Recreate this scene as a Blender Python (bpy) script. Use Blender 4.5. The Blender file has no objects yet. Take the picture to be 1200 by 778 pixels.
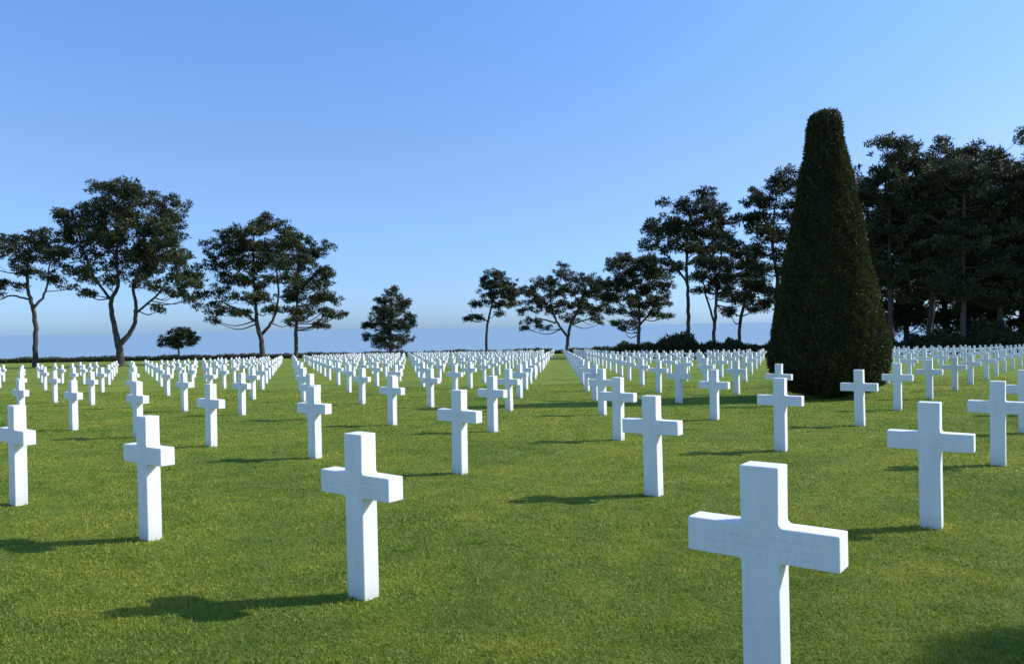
import bpy, math, numpy as np
from mathutils import Matrix, Vector
rng = np.random.default_rng(7)
F=925.0; S=0.027; CAMH=1.6
scene=bpy.context.scene
def gz(x,y): return -S*y
# ---------------- materials ----------------
def newmat(name):
    m=bpy.data.materials.new(name); m.use_nodes=True
    nt=m.node_tree; nt.nodes.clear()
    return m,nt,nt.nodes,nt.links
def N(nodes,t,**kw):
    n=nodes.new(t)
    for k,v in kw.items(): setattr(n,k,v)
    return n
def noise(nodes,links,vec,scale,detail=4,rough=.6):
    n=N(nodes,'ShaderNodeTexNoise'); n.inputs['Scale'].default_value=scale
    n.inputs['Detail'].default_value=detail; n.inputs['Roughness'].default_value=rough
    links.new(vec,n.inputs['Vector']); return n.outputs['Fac']
def ramp(nodes,links,fac,stops):
    r=N(nodes,'ShaderNodeValToRGB'); e=r.color_ramp.elements
    while len(e)<len(stops): e.new(.5)
    for i,(p,c) in enumerate(stops):
        e[i].position=p; e[i].color=(*c,1)
    links.new(fac,r.inputs['Fac']); return r.outputs['Color']
def mixc(nodes,links,fac,a,b,mode='MIX'):
    m=N(nodes,'ShaderNodeMix',data_type='RGBA',blend_type=mode)
    if isinstance(fac,(int,float)): m.inputs[0].default_value=fac
    else: links.new(fac,m.inputs[0])
    for i,v in ((6,a),(7,b)):
        if isinstance(v,tuple): m.inputs[i].default_value=(*v,1)
        else: links.new(v,m.inputs[i])
    return m.outputs[2]
def math_(n,l,op,a,b=None):
    m=N(n,'ShaderNodeMath',operation=op)
    for i,v in enumerate((a,b)):
        if v is None: continue
        if isinstance(v,(int,float)): m.inputs[i].default_value=v
        else: l.new(v,m.inputs[i])
    return m.outputs[0]

def lawn_tone(n,l,c):
    """large and medium tone changes shared by soil sheet and blades"""
    g=N(n,'ShaderNodeNewGeometry'); P=g.outputs['Position']
    a=noise(n,l,P,.09,4,.6); b=noise(n,l,P,.45,5,.65); d=noise(n,l,P,2.2,5,.7)
    c=mixc(n,l,1.0,c,ramp(n,l,a,[(.35,(.82,.90,.8)),(.65,(1.14,1.05,1.0))]),'MULTIPLY')
    c=mixc(n,l,1.0,c,ramp(n,l,b,[(.33,(.74,.85,.75)),(.5,(1,1,1)),(.68,(1.30,1.12,1.15))]),'MULTIPLY')
    c=mixc(n,l,1.0,c,ramp(n,l,d,[(.30,(.68,.78,.7)),(.5,(1,1,1)),(.70,(1.34,1.15,1.25))]),'MULTIPLY')
    # dry straw-coloured specks and thin patches
    f=noise(n,l,P,5.5,6,.75)
    mk=ramp(n,l,f,[(.60,(0,0,0)),(.73,(1,1,1))])
    m2=math_(n,l,'MULTIPLY',mk,.5)
    return mixc(n,l,m2,c,(.28,.27,.10))
def mat_leaf(name,dark,light,trans=.25,rough=.6,lawn=False):
    m,nt,n,l=newmat(name)
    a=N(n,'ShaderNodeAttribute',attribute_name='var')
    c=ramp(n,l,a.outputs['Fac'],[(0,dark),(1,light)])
    if lawn: c=lawn_tone(n,l,c)
    else:
        g=N(n,'ShaderNodeNewGeometry'); f=noise(n,l,g.outputs['Position'],.22,4,.6)
        c=mixc(n,l,1.0,c,ramp(n,l,f,[(.35,(.65,.7,.75)),(.65,(1.35,1.25,1.1))]),'MULTIPLY')
    p=N(n,'ShaderNodeBsdfPrincipled'); p.inputs['Roughness'].default_value=rough
    p.inputs['Specular IOR Level'].default_value=.25
    l.new(c,p.inputs['Base Color'])
    t=N(n,'ShaderNodeBsdfTranslucent'); l.new(c,t.inputs['Color'])
    mx=N(n,'ShaderNodeMixShader'); mx.inputs[0].default_value=trans
    l.new(p.outputs[0],mx.inputs[1]); l.new(t.outputs[0],mx.inputs[2])
    o=N(n,'ShaderNodeOutputMaterial'); l.new(mx.outputs[0],o.inputs[0])
    return m
M_blade=mat_leaf('grass_blade',(.13,.195,.018),(.44,.50,.085),.36,.5,True)
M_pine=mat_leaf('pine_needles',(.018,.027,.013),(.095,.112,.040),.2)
M_yew=mat_leaf('yew_foliage',(.020,.026,.008),(.088,.098,.024),.15)
M_hedge=mat_leaf('hedge_foliage',(.03,.035,.018),(.12,.115,.055),.15)

def mat_bark():
    m,nt,n,l=newmat('pine_bark'); g=N(n,'ShaderNodeNewGeometry')
    f=noise(n,l,g.outputs['Position'],3,6)
    c=ramp(n,l,f,[(.3,(.025,.02,.016)),(.7,(.11,.085,.07))])
    p=N(n,'ShaderNodeBsdfPrincipled'); p.inputs['Roughness'].default_value=.9
    l.new(c,p.inputs['Base Color']); o=N(n,'ShaderNodeOutputMaterial'); l.new(p.outputs[0],o.inputs[0]); return m
M_bark=mat_bark()
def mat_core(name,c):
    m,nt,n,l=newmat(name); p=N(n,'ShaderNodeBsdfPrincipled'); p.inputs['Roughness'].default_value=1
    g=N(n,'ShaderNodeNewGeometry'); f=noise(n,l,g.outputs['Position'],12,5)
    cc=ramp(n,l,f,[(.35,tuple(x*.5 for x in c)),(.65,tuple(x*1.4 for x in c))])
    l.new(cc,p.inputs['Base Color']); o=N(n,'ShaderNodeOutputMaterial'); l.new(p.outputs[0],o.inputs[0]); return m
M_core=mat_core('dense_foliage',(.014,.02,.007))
def mat_ground():
    m,nt,n,l=newmat('lawn'); g=N(n,'ShaderNodeNewGeometry'); P=g.outputs['Position']
    fine=noise(n,l,P,28,6,.75); vf=noise(n,l,P,140,3,.7)
    c2=ramp(n,l,fine,[(.3,(.095,.155,.015)),(.55,(.20,.275,.032)),(.75,(.31,.37,.065))])
    c=mixc(n,l,.4,c2,(.19,.262,.032))
    c=lawn_tone(n,l,c)
    cv=ramp(n,l,vf,[(.3,(.6,.6,.6)),(.7,(1.25,1.25,1.25))])
    c=mixc(n,l,.7,c,cv,'MULTIPLY')
    p=N(n,'ShaderNodeBsdfPrincipled'); p.inputs['Roughness'].default_value=.85; p.inputs['Specular IOR Level'].default_value=.15
    l.new(c,p.inputs['Base Color'])
    b=N(n,'ShaderNodeBump'); b.inputs['Strength'].default_value=.9; b.inputs['Distance'].default_value=.05
    l.new(fine,b.inputs['Height']); l.new(b.outputs[0],p.inputs['Normal'])
    o=N(n,'ShaderNodeOutputMaterial'); l.new(p.outputs[0],o.inputs[0]); return m
M_ground=mat_ground()
def mat_sea():
    m,nt,n,l=newmat('hazy_sea'); g=N(n,'ShaderNodeNewGeometry')
    f=noise(n,l,g.outputs['Position'],.002,6)
    c=ramp(n,l,f,[(.3,(.222,.345,.445)),(.7,(.232,.355,.455))])
    p=N(n,'ShaderNodeBsdfPrincipled'); p.inputs['Roughness'].default_value=.8; p.inputs['Specular IOR Level'].default_value=.1
    l.new(c,p.inputs['Base Color']); o=N(n,'ShaderNodeOutputMaterial'); l.new(p.outputs[0],o.inputs[0]); return m
M_sea=mat_sea()
def mat_marble():
    m,nt,n,l=newmat('white_marble'); tc=N(n,'ShaderNodeTexCoord'); g=N(n,'ShaderNodeNewGeometry')
    f=noise(n,l,g.outputs['Position'],5,6,.7)
    c=ramp(n,l,f,[(.3,(.84,.83,.81)),(.7,(.92,.91,.895))])
    f2=noise(n,l,g.outputs['Position'],60,4,.7)
    c=mixc(n,l,.5,c,ramp(n,l,f2,[(.3,(.90,.90,.90)),(.6,(1,1,1))]),'MULTIPLY')
    sx=N(n,'ShaderNodeSeparateXYZ'); l.new(tc.outputs['Object'],sx.inputs[0])
    mp=N(n,'ShaderNodeMapping'); mp.inputs['Scale'].default_value=(1,1,.12); l.new(g.outputs['Position'],mp.inputs[0])
    st=noise(n,l,mp.outputs[0],26,4,.6)
    c=mixc(n,l,.5,c,ramp(n,l,st,[(.35,(.90,.90,.88)),(.55,(1,1,1))]),'MULTIPLY')
    mr=N(n,'ShaderNodeMapRange'); l.new(sx.outputs['Z'],mr.inputs[0]); mr.inputs[1].default_value=0; mr.inputs[2].default_value=.16
    mr.inputs[3].default_value=.75; mr.inputs[4].default_value=0
    mm=math_(n,l,'MULTIPLY',mr.outputs[0],f)
    c=mixc(n,l,mm,c,(.38,.40,.27))
    # worn shallow lettering texture on the front of the arms (too worn to read)
    z=sx.outputs['Z']; rows=math_(n,l,'SINE',math_(n,l,'MULTIPLY',math_(n,l,'SUBTRACT',z,.683),2*math.pi/.036))
    rows=math_(n,l,'GREATER_THAN',rows,.1)
    band=math_(n,l,'LESS_THAN',math_(n,l,'ABSOLUTE',math_(n,l,'SUBTRACT',z,.738)),.05)
    bx=math_(n,l,'LESS_THAN',math_(n,l,'ABSOLUTE',sx.outputs['X']),.25)
    fr=math_(n,l,'LESS_THAN',sx.outputs['Y'],-.06)
    m3=N(n,'ShaderNodeMapping'); m3.inputs['Scale'].default_value=(1.3,.01,.6); l.new(tc.outputs['Object'],m3.inputs[0])
    sp=noise(n,l,m3.outputs[0],95,1,.5); sp=math_(n,l,'GREATER_THAN',sp,.52)
    k=rows
    for q in (band,bx,fr,sp): k=math_(n,l,'MULTIPLY',k,q)
    c=mixc(n,l,math_(n,l,'MULTIPLY',k,.16),c,(.35,.35,.36))
    p=N(n,'ShaderNodeBsdfPrincipled'); p.inputs['Roughness'].default_value=.55; p.inputs['Specular IOR Level'].default_value=.3
    l.new(c,p.inputs['Base Color'])
    b=N(n,'ShaderNodeBump'); b.inputs['Strength'].default_value=.25; b.inputs['Distance'].default_value=.003
    l.new(f2,b.inputs['Height']); l.new(b.outputs[0],p.inputs['Normal'])
    o=N(n,'ShaderNodeOutputMaterial'); l.new(p.outputs[0],o.inputs[0]); return m
M_marble=mat_marble()

# ---------------- mesh helpers ----------------
def mesh_np(name,verts,faces_n,idx,mat,var=None,smooth=False):
    me=bpy.data.meshes.new(name); nv=len(verts); nf=len(idx)//faces_n
    me.vertices.add(nv); me.vertices.foreach_set('co',np.asarray(verts,dtype=np.float32).ravel())
    me.loops.add(len(idx)); me.loops.foreach_set('vertex_index',np.asarray(idx,dtype=np.int32))
    me.polygons.add(nf); me.polygons.foreach_set('loop_start',np.arange(0,nf*faces_n,faces_n,dtype=np.int32))
    me.polygons.foreach_set('loop_total',np.full(nf,faces_n,dtype=np.int32))
    me.polygons.foreach_set('use_smooth',np.full(nf,smooth,dtype=bool))
    if var is not None:
        a=me.attributes.new('var','FLOAT','POINT'); a.data.foreach_set('value',np.asarray(var,dtype=np.float32))
    me.update(calc_edges=True); me.materials.append(mat); return me
def add(name,me,parent=None,loc=(0,0,0)):
    o=bpy.data.objects.new(name,me); o.location=loc
    if parent: o.parent=parent
    scene.collection.objects.link(o); return o
def unit(v): return v/np.maximum(np.linalg.norm(v,axis=1,keepdims=True),1e-6)
def tufts(c,dirs,L,W):
    n=len(c); r=unit(rng.normal(size=(n,3))); side=unit(np.cross(dirs,r))
    L=L[:,None]; W=W[:,None]
    a=c-side*W/2; b=c+side*W/2; t=c+dirs*L
    v=np.stack([a,b,t],1).reshape(-1,3); return v,np.arange(len(v))
def tube(pts,rad,sides=7):
    pts=np.array(pts,float); V=[];Fc=[]
    n=len(pts)
    for i in range(n):
        t=pts[min(i+1,n-1)]-pts[max(i-1,0)]; t/=max(np.linalg.norm(t),1e-6)
        u=np.cross(t,[0.3,1,0.1]); u/=np.linalg.norm(u); w=np.cross(t,u)
        for k in range(sides):
            a=2*math.pi*k/sides; V.append(pts[i]+rad[i]*(math.cos(a)*u+math.sin(a)*w))
    for i in range(n-1):
        for k in range(sides):
            k2=(k+1)%sides
            Fc+= [i*sides+k,i*sides+k2,(i+1)*sides+k2,(i+1)*sides+k]
    return np.array(V),np.array(Fc)
class Acc:
    def __init__(s): s.v=[];s.i=[];s.a=[];s.n=0
    def add(s,v,i,a=None):
        s.v.append(v); s.i.append(np.asarray(i)+s.n); s.n+=len(v)
        if a is not None: s.a.append(a)
    def mesh(s,name,k,mat,smooth=False):
        return mesh_np(name,np.concatenate(s.v),k,np.concatenate(s.i),mat,np.concatenate(s.a) if s.a else None,smooth)
def catmull(P,m=5):
    P=np.array(P,float); out=[]
    Q=np.vstack([2*P[0]-P[1],P,2*P[-1]-P[-2]])
    for i in range(1,len(Q)-2):
        for t in np.linspace(0,1,m,endpoint=False):
            out.append(.5*((2*Q[i])+(-Q[i-1]+Q[i+1])*t+(2*Q[i-1]-5*Q[i]+4*Q[i+1]-Q[i+2])*t*t+(-Q[i-1]+3*Q[i]-3*Q[i+1]+Q[i+2])*t**3))
    out.append(P[-1]); return np.array(out)
NLEAF=0
def pine_tree(px,Z,stems,pads,dens=1.0,name='pine_tree',depth=.75,flat=.62,csize=1.0,fill=.8):
    global NLEAF
    k=Z/F
    X=(px-600)*k
    root=bpy.data.objects.new(name,None); root.location=(X,Z,gz(X,Z)-.1); scene.collection.objects.link(root)
    wood=Acc(); leaf=Acc(); nodes=[]
    for st in stems:
        P=[(a*k,rng.normal()*.25 if j else 0,h*k) for j,(a,h,r) in enumerate(st)]
        C=catmull(P,6)
        C[3:]+=rng.normal(size=(len(C)-3,3))*.05
        R=np.interp(np.linspace(0,1,len(C)),np.linspace(0,1,len(st)),[r*k*.78 for _,_,r in st])
        wood.add(*tube(C,R,9))
        for c,r in zip(C,R): nodes.append((c,r))
    NP=np.array([c for c,_ in nodes]); NR=np.array([r for _,r in nodes])
    cx=np.mean([p[0] for p in pads])*k; hw=max(abs(p[0])+p[2] for p in pads)*k
    extra=[]
    for (a,h,rx,rz) in pads:
        if rng.random()<fill:
            extra.append((a+rng.normal()*rx*.7,h+rng.normal()*rz*1.1,rx*rng.uniform(.3,.6),rz*rng.uniform(.4,.8)))
    for pi,(a,h,rx,rz) in enumerate(list(pads)+extra):
        rx*=k; rz*=k*1.1; a*=k; h*=k
        dmax=depth*max(.3,math.sqrt(max(0,1-((a-cx)/max(hw,1))**2)))*hw*.6
        pc=np.array([a,0,h])
        ncl=max(4,int(dens*rx*rz*5.2/(csize**2)))
        big=ncl>=40
        ds=rng.uniform(-1,1)*dmax if not big else 0
        pc[1]=ds
        w=np.linalg.norm(NP-pc,axis=1)+ np.where(NP[:,2]>h-.3*rz,6,0)+rng.uniform(0,1,len(NP))
        j=int(np.argmin(w)); s=NP[j]; r0=min(NR[j]*.55,.11)
        mid=(s+pc)/2+np.array([0,0,-.12*np.linalg.norm(pc-s)])+rng.normal(size=3)*.3
        C=catmull([s,mid,pc],5); wood.add(*tube(C,np.linspace(r0,r0*.35,len(C)),6))
        ry=max(rx*.7,dmax*.9) if big else rx*.85
        for q in range(ncl):
            u=unit(rng.normal(size=(1,3)))[0]*rng.uniform(.1,1.35)**.6
            cc=pc+u*np.array([rx,ry,rz])
            cr=csize*rng.uniform(.32,.95)
            if rng.random()<.35:
                tp=C[rng.integers(4,len(C))]; m=(tp+cc)/2+rng.normal(size=3)*.15
                wood.add(*tube([tp,m,cc],[r0*.35,r0*.25,.012],4))
            nl=int(125*cr**1.7)+8
            d=unit(rng.normal(size=(nl,3)))
            off=d*np.array([cr,cr,cr*flat])*rng.uniform(.1,1.25,(nl,1))**.7
            dd=unit(d+np.array([0,0,.45])+rng.normal(size=(nl,3))*.6)
            v,i=tufts(cc+off,dd,rng.uniform(.2,.5,nl),rng.uniform(.11,.26,nl))
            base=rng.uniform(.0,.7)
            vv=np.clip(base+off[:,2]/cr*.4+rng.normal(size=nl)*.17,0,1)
            leaf.add(v,i,np.repeat(vv,3)); NLEAF+=nl
    add('trunk',wood.mesh('pine_trunk',4,M_bark,True),root)
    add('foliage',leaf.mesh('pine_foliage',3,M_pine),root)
    return root

# ---------------- ground ----------------
ys=np.concatenate([np.linspace(-120,192,40),[196,204,215,235,265,300]])
xs=np.linspace(-900,900,61)
G=[];
for y in ys:
    for x in xs:
        z=gz(x,y)
        if y>193: z=gz(x,193)-min(58,(y-193)*.62)
        G.append((x,y,z))
idx=[]
nx=len(xs)
for j in range(len(ys)-1):
    for i in range(nx-1):
        a=j*nx+i; idx+=[a,a+1,a+nx+1,a+nx]
add('ground',mesh_np('ground',G,4,idx,M_ground))
sea=mesh_np('sea',[(-90000,200,-48),(90000,200,-48),(90000,90000,-48),(-90000,90000,-48)],4,[0,1,2,3],M_sea)
add('sea',sea)

# ---------------- cross headstones ----------------
import bmesh
def cross_mesh():
    w=.0825; t=.0625; s=.33; H=1.07; a0=.665; a1=.815; f=.022
    def fil(cx,cz,sx,sz):
        pts=[]
        c=(cx+sx*f,cz+sz*f)
        for k in range(5):
            a=k/4*math.pi/2
            pts.append((c[0]-sx*f*math.cos(a),c[1]-sz*f*math.sin(a)))
        return pts
    wb=w*1.02
    o=[(-wb,-.3),(wb,-.3)]
    o+=fil(w,a0,1,-1)
    o+=[(s,a0),(s,a1)]
    o+=list(reversed(fil(w,a1,1,1)))
    o+=[(w*1.03,H),(-w*1.03,H)]
    o+=fil(-w,a1,-1,1)
    o+=[(-s,a1),(-s,a0)]
    o+=list(reversed(fil(-w,a0,-1,-1)))
    bm=bmesh.new()
    vs=[bm.verts.new((x,-t,z)) for x,z in o]
    fc=bm.faces.new(vs)
    r=bmesh.ops.extrude_face_region(bm,geom=[fc])
    for v in r['geom']:
        if isinstance(v,bmesh.types.BMVert): v.co.y=t
    bmesh.ops.recalc_face_normals(bm,faces=bm.faces)
    ed=[e for e in bm.edges if len(e.link_faces)==2 and e.calc_face_angle()>.9]
    bmesh.ops.bevel(bm,geom=ed,offset=.006,segments=2,affect='EDGES',profile=.5)
    bmesh.ops.triangulate(bm,faces=[f for f in bm.faces if len(f.verts)>6])
    me=bpy.data.meshes.new('cross_headstone'); bm.to_mesh(me); bm.free(); me.materials.append(M_marble); return me
CM=cross_mesh(); crosses=[]
TH=math.radians(-38)
TOPI=[(9.2,23.0),(13.9,5.75)]
def inside(X,Y):
    if Y<.9 and abs(X)<2: return False
    if Y<-12 or Y>178: return False
    if X<-35 and Y>56: return False
    if X<-75: return False
    if X>16 and Y>88: return False
    if X>95: return False
    for tx,ty in TOPI:
        if math.hypot(X-tx,Y-ty)<1.6: return False
    return True
OVR=[(1.19,3.42,-.105,0),(3.68,6.76,-.11,.02),(-5.3,13.6,-.12,0),(-2.9,11.8,-.10,0),(6.4,15.0,.15,0),(-3.16,6.85,.02,0)]
for k in range(-45,50):
    for n in range(-25,75):
        Z=5.12-1.70*k+5.0*n
        X=-1.3+2.285*k+.0595*Z
        if not inside(X,Z): continue
        for ox,oz,dx,dz in OVR:
            if math.hypot(X-ox,Z-oz)<.5: X+=dx; Z+=dz; break
        near=Z<22
        jx,jz=(0,0) if near else rng.normal(size=2)*.04
        X+=jx; Z+=jz
        o=add('cross_headstone',CM,None,(X,Z,gz(X,Z)+rng.normal()*.006))
        o.rotation_euler=(rng.normal()*.006,rng.normal()*.006,TH+rng.normal()*.015)
        crosses.append((X,Z))
crosses=np.array(crosses); print('crosses',len(crosses))

# ---------------- grass blades ----------------
n=640000
y=np.exp(rng.uniform(math.log(2.0),math.log(34),n)); x=rng.uniform(-1,1,n)*(.74*y+.5)
c=np.stack([x,y,gz(x,y)],1)
d=unit(np.stack([rng.normal(size=n)*.7,rng.normal(size=n)*.7,np.ones(n)],1))
def fbm(x,y,s):
    g=rng.random((256,256)); xf=(x*s)%255; yf=(y*s)%255
    xi=xf.astype(int); yi=yf.astype(int); fx=xf-xi; fy=yf-yi; fx=fx*fx*(3-2*fx); fy=fy*fy*(3-2*fy)
    a=g[xi,yi]*(1-fx)+g[xi+1,yi]*fx; b=g[xi,yi+1]*(1-fx)+g[xi+1,yi+1]*fx
    return (a*(1-fy)+b*fy)*2-1
p1=fbm(x+50,y,1.3); p2=fbm(x+50,y,4.5); p3=fbm(x+50,y,14)
L=rng.uniform(.009,.026,n)*(1+.2*p1+.25*p2+.35*p3)*(1+.012*y)
W=.0018*y**.87*rng.uniform(.6,1.4,n)
near=crosses[(crosses[:,1]<14)&(crosses[:,1]>1)&(abs(crosses[:,0])<12)]
dm=np.min(np.hypot(x[:,None]-near[None,:,0],y[:,None]-near[None,:,1]),axis=1)
L*=1+.9*np.exp(-(dm/.13)**2)
v,i=tufts(c,d,L,W)
var=np.clip(.40+.05*p1+.08*p2+.12*p3+rng.normal(size=n)*.25+.3*np.exp(-(dm/.22)**2),0,1)
vr=np.stack([var*.7,var*.7,var],1).ravel()
add('grass',mesh_np('grass',v,3,i,M_blade,vr))

# ---------------- topiary ----------------
def topiary(X,Y,nl=90000):
    root=bpy.data.objects.new('cone_topiary_yew',None); root.location=(X,Y,gz(X,Y)); scene.collection.objects.link(root)
    k=23.0/F
    prof=[(459,18),(455,43),(448,56),(438,62.5),(424,65.5),(405,64.5),(380,61),(350,54.5),(300,45),(250,36),(200,26.5),(175,22),(160,20),(145,18.5),(138,17),(134,14),(131,9),(129.5,.5)]
    hz=np.array([(464-p)*k for p,_ in prof]); hr=np.array([r*k for _,r in prof])
    m=48; V=[];I=[]
    for a in range(len(hz)):
        for b in range(m):
            t=2*math.pi*b/m; r=hr[a]-.05 if hr[a]>.1 else .01
            V.append((r*math.cos(t),r*math.sin(t),hz[a]-(.05 if a>12 else 0)))
    for a in range(len(hz)-1):
        for b in range(m):
            b2=(b+1)%m; I+=[a*m+b,a*m+b2,(a+1)*m+b2,(a+1)*m+b]
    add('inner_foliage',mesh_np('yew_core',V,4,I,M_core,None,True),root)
    seg=np.hypot(np.diff(hz),np.diff(hr)); area=seg*(hr[1:]+hr[:-1]); pr=area/area.sum()
    s=rng.choice(len(seg),nl,p=pr); u=rng.random(nl); ang=rng.uniform(0,2*math.pi,nl)
    r=hr[s]*(1-u)+hr[s+1]*u; z=hz[s]*(1-u)+hz[s+1]*u
    nr=(hz[s+1]-hz[s])/seg[s]; nz=-(hr[s+1]-hr[s])/seg[s]
    nrm=np.stack([np.cos(ang)*nr,np.sin(ang)*nr,nz],1)
    bump=.03*np.sin(ang*9+z*2.3)*np.sin(z*4.1+ang*3)+.02*np.sin(ang*23+z*7)*np.sin(z*11-ang*5)+.04*fbm(ang*r+20,z+3,1.7)
    c=np.stack([np.cos(ang)*r,np.sin(ang)*r,z],1)+nrm*(bump+rng.normal(size=nl)*.025-.02)[:,None]
    d=unit(nrm*.8+rng.normal(size=(nl,3))*.55+np.array([0,0,.25]))
    v,i=tufts(c,d,rng.uniform(.04,.10,nl),rng.uniform(.025,.05,nl))
    var=np.clip(.45+bump*5+rng.normal(size=nl)*.2,0,1)
    add('foliage',mesh_np('yew_leaves',v,3,i,M_yew,np.repeat(var,3)),root)
    w=Acc()
    for q in range(6):
        a=q*1.05; w.add(*tube([(.12*math.cos(a),.12*math.sin(a),-.1),(.2*math.cos(a),.2*math.sin(a),.3),(.6*math.cos(a),.6*math.sin(a),1.0)],[.09,.07,.05],7))
    add('trunk',w.mesh('yew_trunk',4,M_bark,True),root)
topiary(*TOPI[0],nl=110000); topiary(*TOPI[1],nl=30000)

# ---------------- hedges ----------------
def hedge(x0,x1,y,h,dep,name,mat,per=45,bump=.3,ls=.22):
    root=bpy.data.objects.new(name,None); root.location=(0,0,0); scene.collection.objects.link(root)
    L=x1-x0; m=max(20,int(L/1.0)); V=[];I=[]
    xs=np.linspace(x0,x1,m)
    top=h*(1-bump+bump*(np.sin(xs*.37)*.4+np.sin(xs*.91+1)*.35+np.sin(xs*2.3)*.25+rng.normal(size=m)*.15))
    for q in range(m):
        zb=gz(0,y)-.2; z=zb+top[q]
        V+=[(xs[q],y-dep*.5,zb),(xs[q],y-dep*.42,zb+top[q]*.8),(xs[q],y,z),(xs[q],y+dep*.42,zb+top[q]*.8),(xs[q],y+dep*.5,zb)]
    for q in range(m-1):
        for b in range(4):
            a=q*5+b; I+=[a,a+5,a+6,a+1]
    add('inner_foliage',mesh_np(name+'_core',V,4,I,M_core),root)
    nl=int(L*h*per); x=rng.uniform(x0,x1,nl); t=rng.uniform(0,math.pi*.75,nl)
    tz=np.interp(x,xs,top)
    c=np.stack([x,y-np.cos(t)*dep*.5,gz(0,y)+tz*np.sin(t)**.6*rng.uniform(.75,1.1,nl)-.15],1)
    d=unit(np.stack([rng.normal(size=nl)*.6,-np.cos(t)+rng.normal(size=nl)*.5,np.sin(t)+rng.normal(size=nl)*.4],1))
    v,i=tufts(c,d,rng.uniform(.5,1.2,nl)*ls*1.6,rng.uniform(.5,1.2,nl)*ls)
    add('foliage',mesh_np(name+'_leaves',v,3,i,mat,np.repeat(np.clip(rng.normal(.45,.25,nl),0,1),3)),root)
hedge(-210,2,189,1.5,3,'clifftop_hedge',M_hedge,60,.2,.25)
hedge(2,120,189,1.7,3,'clifftop_hedge',M_hedge,40,.3,.3)
hedge(12,40,100,3.3,4,'shrub_border',M_pine,70,.4,.3)
hedge(36,110,93,4.0,4,'shrub_border',M_pine,70,.4,.3)

# ---------------- pines ----------------
def rel(bx,by,lst): return [(a-bx,by-h,rx,rz) for a,h,rx,rz in lst]
def relS(bx,by,sts): return [[(a-bx,by-h,r) for a,h,r in st] for st in sts]
def gy(x,Z): return 418-.0175*x+CAMH*F/Z
def tree(bx,Z,stems,pads,**kw):
    by=gy(bx,Z)
    stems=[[(bx if i==0 and j==0 else a,by if (i==0 and j==0) else h,r) for j,(a,h,r) in enumerate(st)] for i,st in enumerate(stems)]
    pine_tree(bx,Z,relS(bx,by,stems),rel(bx,by,pads),**kw)
tree(40,112,[[(40,430,4),(41,395,3.4),(39,365,3),(34,340,2.4),(34,310,1.8),(36,280,1)],[(39,362,2.2),(52,340,1.6),(60,310,1)],[(35,350,1.6),(15,345,1.2),(2,350,.8)]],
 [(36,274,24,8),(12,280,14,8),(58,286,20,9),(22,296,20,7),(48,303,20,7),(72,303,12,6),(6,305,14,7),(34,318,18,6),(62,324,16,6),(8,330,12,5),(28,333,14,4),(72,337,10,4),(4,347,16,5),(-15,300,14,10),(-20,330,12,6)],dens=.95,csize=.75,fill=.6)
tree(141,108,[[(141,428,6),(140,408,5.2),(134,382,3.8),(131,355,3.2),(139,335,2.6),(140,300,2.2),(145,260,1.3)],[(141,402,4.4),(154,385,3.1),(160,360,2.6),(157,335,2.1),(170,300,1.7),(175,265,1)],[(132,352,2.3),(112,325,1.7),(100,290,1.2)],[(158,368,1.9),(185,345,1.5),(203,320,1)]],
 [(148,224,30,11),(118,238,26,12),(180,236,26,12),(92,255,22,13),(140,250,40,15),(200,256,20,13),(78,275,11,9),(112,273,32,14),(165,272,40,15),(214,281,14,12),(92,296,22,11),(135,294,36,12),(185,298,34,13),(222,304,10,9),(110,316,24,8),(160,314,30,9),(205,320,22,10),(226,332,8,6),(95,322,12,5),(135,330,16,5),(185,335,18,6),(212,344,14,5),(225,352,7,3),(190,362,9,3),(118,343,8,3)],dens=1.3,csize=.9)
tree(210,112,[[(210,430,1.5),(210,412,1.3),(209,395,.8)]],[(210,390,15,5),(200,396,10,5),(220,397,10,5),(210,402,15,4)],dens=1.8,csize=.6)
tree(306,118,[[(306,425,4.2),(307,400,3.7),(303,380,3.1),(299,350,2.3),(298,310,1.8),(300,275,1)],[(306,392,2.6),(320,375,2),(328,345,1.6),(325,305,1)],[(303,378,2),(280,362,1.5),(255,350,.8)]],
 [(304,266,18,8),(282,275,18,9),(325,264,14,8),(262,290,18,9),(300,288,34,12),(335,284,20,10),(256,308,14,8),(285,308,30,10),(325,304,26,11),(262,325,22,7),(300,327,28,9),(335,325,18,8),(246,343,16,5),(275,345,24,6),(312,348,20,6),(236,358,9,3),(262,363,20,4),(295,367,14,4),(245,372,8,3),(330,362,12,5)],dens=1.2,csize=.85)
tree(346,128,[[(346,420,3.1),(347,395,2.8),(348,370,2.4),(350,335,1.8),(352,300,1)]],
 [(348,283,16,9),(365,296,16,9),(350,308,24,10),(375,316,14,9),(358,330,24,9),(384,333,12,7),(340,346,16,7),(372,348,22,8),(392,352,8,5),(358,365,20,6),(384,368,14,5),(372,380,12,4),(345,378,9,3)],dens=1.35,csize=.85)
tree(457,165,[[(457,425,2.5),(457,400,2),(458,370,1.4),(460,350,.8)]],
 [(459,344,11,6),(450,353,11,7),(470,355,12,7),(440,366,9,6),(458,366,15,7),(477,370,9,6),(434,380,10,5),(454,381,16,7),(474,383,12,6),(430,392,7,4),(448,395,17,6),(472,397,14,5),(458,405,17,4),(484,377,5,3)],dens=1.35,csize=.8)
tree(570,160,[[(570,420,2.3),(570,392,2),(573,372,1.6),(578,352,1.2),(580,335,.7)],[(572,376,1.2),(555,368,.7)],[(576,360,1.1),(596,348,.7)]],
 [(582,323,12,6),(572,332,11,7),(592,333,15,8),(578,344,18,7),(600,345,12,7),(568,355,12,4),(590,356,17,4),(556,370,10,2.5),(551,373,7,2),(584,366,8,3),(606,355,6,3)],dens=1.35,csize=.75)
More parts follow.
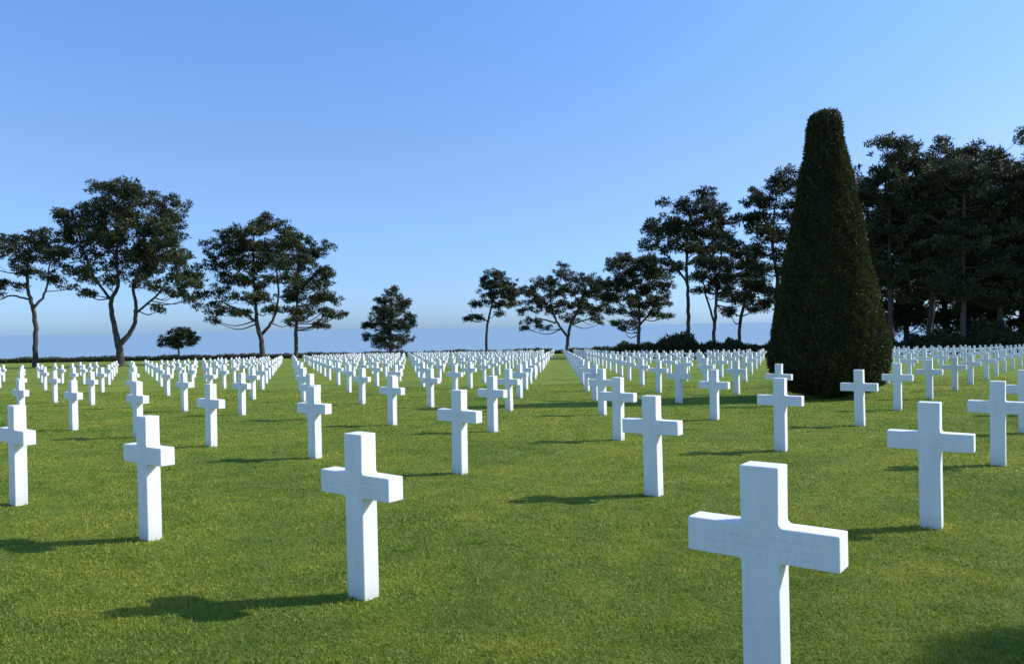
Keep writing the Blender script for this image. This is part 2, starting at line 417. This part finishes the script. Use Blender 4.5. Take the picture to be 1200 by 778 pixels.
tree(664,150,[[(664,425,3),(665,400,2.6),(668,382,2.1),(678,362,1.5),(685,340,.9)],[(665,394,2),(652,375,1.5),(646,350,1.1),(648,335,.7)],[(652,378,1.3),(630,372,.9),(615,382,.6)],[(670,380,1.3),(695,372,.8)]],
 [(660,321,12,5),(640,331,18,6),(680,325,18,6),(700,334,16,7),(622,341,13,6),(658,340,22,7),(692,345,20,7),(712,351,10,5),(630,353,18,5),(668,356,20,5),(706,362,11,4),(618,362,10,3),(645,364,14,4),(688,366,16,4),(622,376,12,2.5),(636,383,10,2.5),(612,384,6,2),(700,374,8,3)],dens=1.3,csize=.75)
tree(748,135,[[(748,420,3),(748,395,2.6),(750,375,2.1),(748,350,1.6),(740,315,.9)],[(750,380,1.7),(765,362,1.2),(770,345,.7)]],
 [(735,301,14,7),(752,306,16,9),(722,312,14,8),(745,321,26,9),(770,321,16,9),(726,332,20,8),(756,338,26,8),(782,335,12,8),(716,346,12,6),(740,352,20,7),(772,355,18,7),(722,362,14,4),(750,368,16,5),(780,370,10,4),(738,380,10,5),(725,378,8,3)],dens=1.35,csize=.85)
tree(806,118,[[(806,420,3.5),(806,390,3.1),(807,350,2.6),(805,310,2),(808,270,1.4),(815,240,.9)],[(806,330,1.8),(785,300,1.3),(770,285,.8)],[(806,310,1.7),(835,285,1.2),(850,265,.8)]],
 [(826,230,16,7),(808,242,20,9),(840,244,20,9),(790,257,20,9),(822,258,28,11),(852,258,14,9),(772,266,14,8),(800,273,28,10),(836,275,26,9),(765,282,14,7),(785,292,22,7),(815,292,24,7),(850,290,16,7),(775,305,14,4),(800,312,14,5)],dens=1.3,csize=.9)
tree(838,112,[[(838,420,3),(837,390,2.6),(840,350,2.2),(845,310,1.5),(848,290,.9)],[(838,380,1.8),(828,345,1.4),(823,315,.9)]],
 [(850,286,18,8),(830,294,16,8),(866,298,14,8),(822,308,14,7),(848,310,26,9),(876,315,14,9),(830,325,20,7),(862,330,22,8),(886,335,12,7),(820,338,10,4),(846,343,18,5),(874,348,16,6)],dens=1.4,csize=.9)
tree(872,118,[[(868,420,3),(866,390,2.6),(874,350,2.2),(876,320,1.4)]],
 [(878,305,16,8),(895,318,14,9),(868,325,16,7),(890,338,16,7),(872,348,16,5),(900,352,12,6),(884,362,14,5),(860,362,10,4)],dens=1.4)
tree(908,108,[[(908,420,3.8),(908,380,3.5),(910,330,3),(908,280,2.2),(912,225,1)]],
 [(918,210,14,7),(902,222,18,8),(932,222,14,8),(888,236,16,8),(918,238,22,8),(880,252,12,7),(905,256,26,8),(936,254,16,8),(890,272,20,8),(922,276,24,9),(880,290,14,6),(908,296,22,8),(936,300,16,8),(895,312,12,5),(920,322,18,7),(905,340,14,6),(930,350,14,8)],dens=1.3,csize=.9)
def tall(bx,Z,top,hw,seed,low=330,dens=1.0):
    r=np.random.default_rng(seed); pads=[]
    y=top+6
    while y<low:
        f=(y-top)/(low-top); w=hw*(.5+.85*math.sin(min(1,f*1.25+.12)*math.pi*.62))*(1-.35*max(0,f-.6))
        m=2 if f<.15 else 3
        for q in range(m):
            if r.random()<.10: continue
            a=bx+(-1+2*(q+.5)/m)*w*.75+r.normal()*5
            pads.append((a,y+r.normal()*5,w/m*1.3,r.uniform(7,11)))
        y+=r.uniform(13,18)
    lean=r.normal()*5
    tree(bx,Z,[[(bx,410,4.2),(bx+lean*.3,370,3.8),(bx+lean*.6,300,3),(bx+lean,top+50,2),(bx+lean,top+12,1)]],pads,dens=dens,csize=1.0,fill=.4)
tall(1046,96,167,44,1,335)
tall(1018,102,205,30,2,300)
tall(1088,98,172,40,3,345)
tall(1128,92,168,44,4,335)
tall(1172,94,170,44,5,350)
tall(1215,92,176,44,6,350)
tall(1262,95,168,46,7,350)
tall(1108,112,184,44,8,380)
tall(1150,112,184,44,9,392)
tall(1195,114,188,44,10,392)
tall(1062,114,205,40,11,385)
tall(1030,116,250,36,15,380)
tall(1240,110,190,44,12,385)
tall(1320,98,165,46,13,350)
print('leaves',NLEAF)
# ---------------- camera ----------------
cam=bpy.data.cameras.new('camera'); co=bpy.data.objects.new('camera',cam); scene.collection.objects.link(co)
cam.sensor_width=36; cam.lens=36*F/1200; cam.clip_start=.05; cam.clip_end=200000
co.matrix_world=Matrix.Translation((0,0,CAMH))@Matrix.Rotation(math.radians(90-.4),4,'X')@Matrix.Rotation(math.radians(-1.0),4,'Z')
scene.camera=co
# ---------------- light ----------------
EL=math.radians(35); AZ=math.radians(80.5)
w=bpy.data.worlds.new('World'); scene.world=w; w.use_nodes=True; nt=w.node_tree
bg=nt.nodes['Background']; sky=nt.nodes.new('ShaderNodeTexSky'); sky.sky_type='NISHITA'; sky.sun_disc=False
sky.sun_elevation=EL; sky.sun_rotation=AZ; sky.air_density=1.0; sky.dust_density=.6; sky.ozone_density=3.0
tc=nt.nodes.new('ShaderNodeTexCoord'); sp=nt.nodes.new('ShaderNodeSeparateXYZ'); nt.links.new(tc.outputs['Generated'],sp.inputs[0])
r=nt.nodes.new('ShaderNodeValToRGB'); e=r.color_ramp.elements
stops=[(0,(.345,.535,.97)),(.06,(.36,.50,.83)),(.19,(.50,.565,.73)),(.38,(.54,.70,.92)),(1,(.70,.79,.93))]
while len(e)<len(stops): e.new(.5)
for i,(p_,c_) in enumerate(stops): e[i].position=p_; e[i].color=(*c_,1)
nt.links.new(sp.outputs['Z'],r.inputs[0])
mx=nt.nodes.new('ShaderNodeVectorMath'); mx.operation='MULTIPLY'; nt.links.new(sky.outputs[0],mx.inputs[0]); nt.links.new(r.outputs[0],mx.inputs[1])
sc=nt.nodes.new('ShaderNodeVectorMath'); sc.operation='SCALE'; sc.inputs['Scale'].default_value=2.0; nt.links.new(mx.outputs[0],sc.inputs[0])
nt.links.new(sc.outputs[0],bg.inputs[0]); bg.inputs[1].default_value=.13
sl=bpy.data.lights.new('sun','SUN'); sl.energy=5.0; sl.angle=math.radians(.5); sl.color=(1,.95,.86)
so=bpy.data.objects.new('sun',sl); scene.collection.objects.link(so)
dv=Vector((math.sin(AZ)*math.cos(EL),math.cos(AZ)*math.cos(EL),math.sin(EL)))
so.rotation_euler=dv.to_track_quat('Z','Y').to_euler(); so.location=(30,5,30)
scene.view_settings.view_transform='Standard'; scene.view_settings.look='None'; scene.view_settings.exposure=0
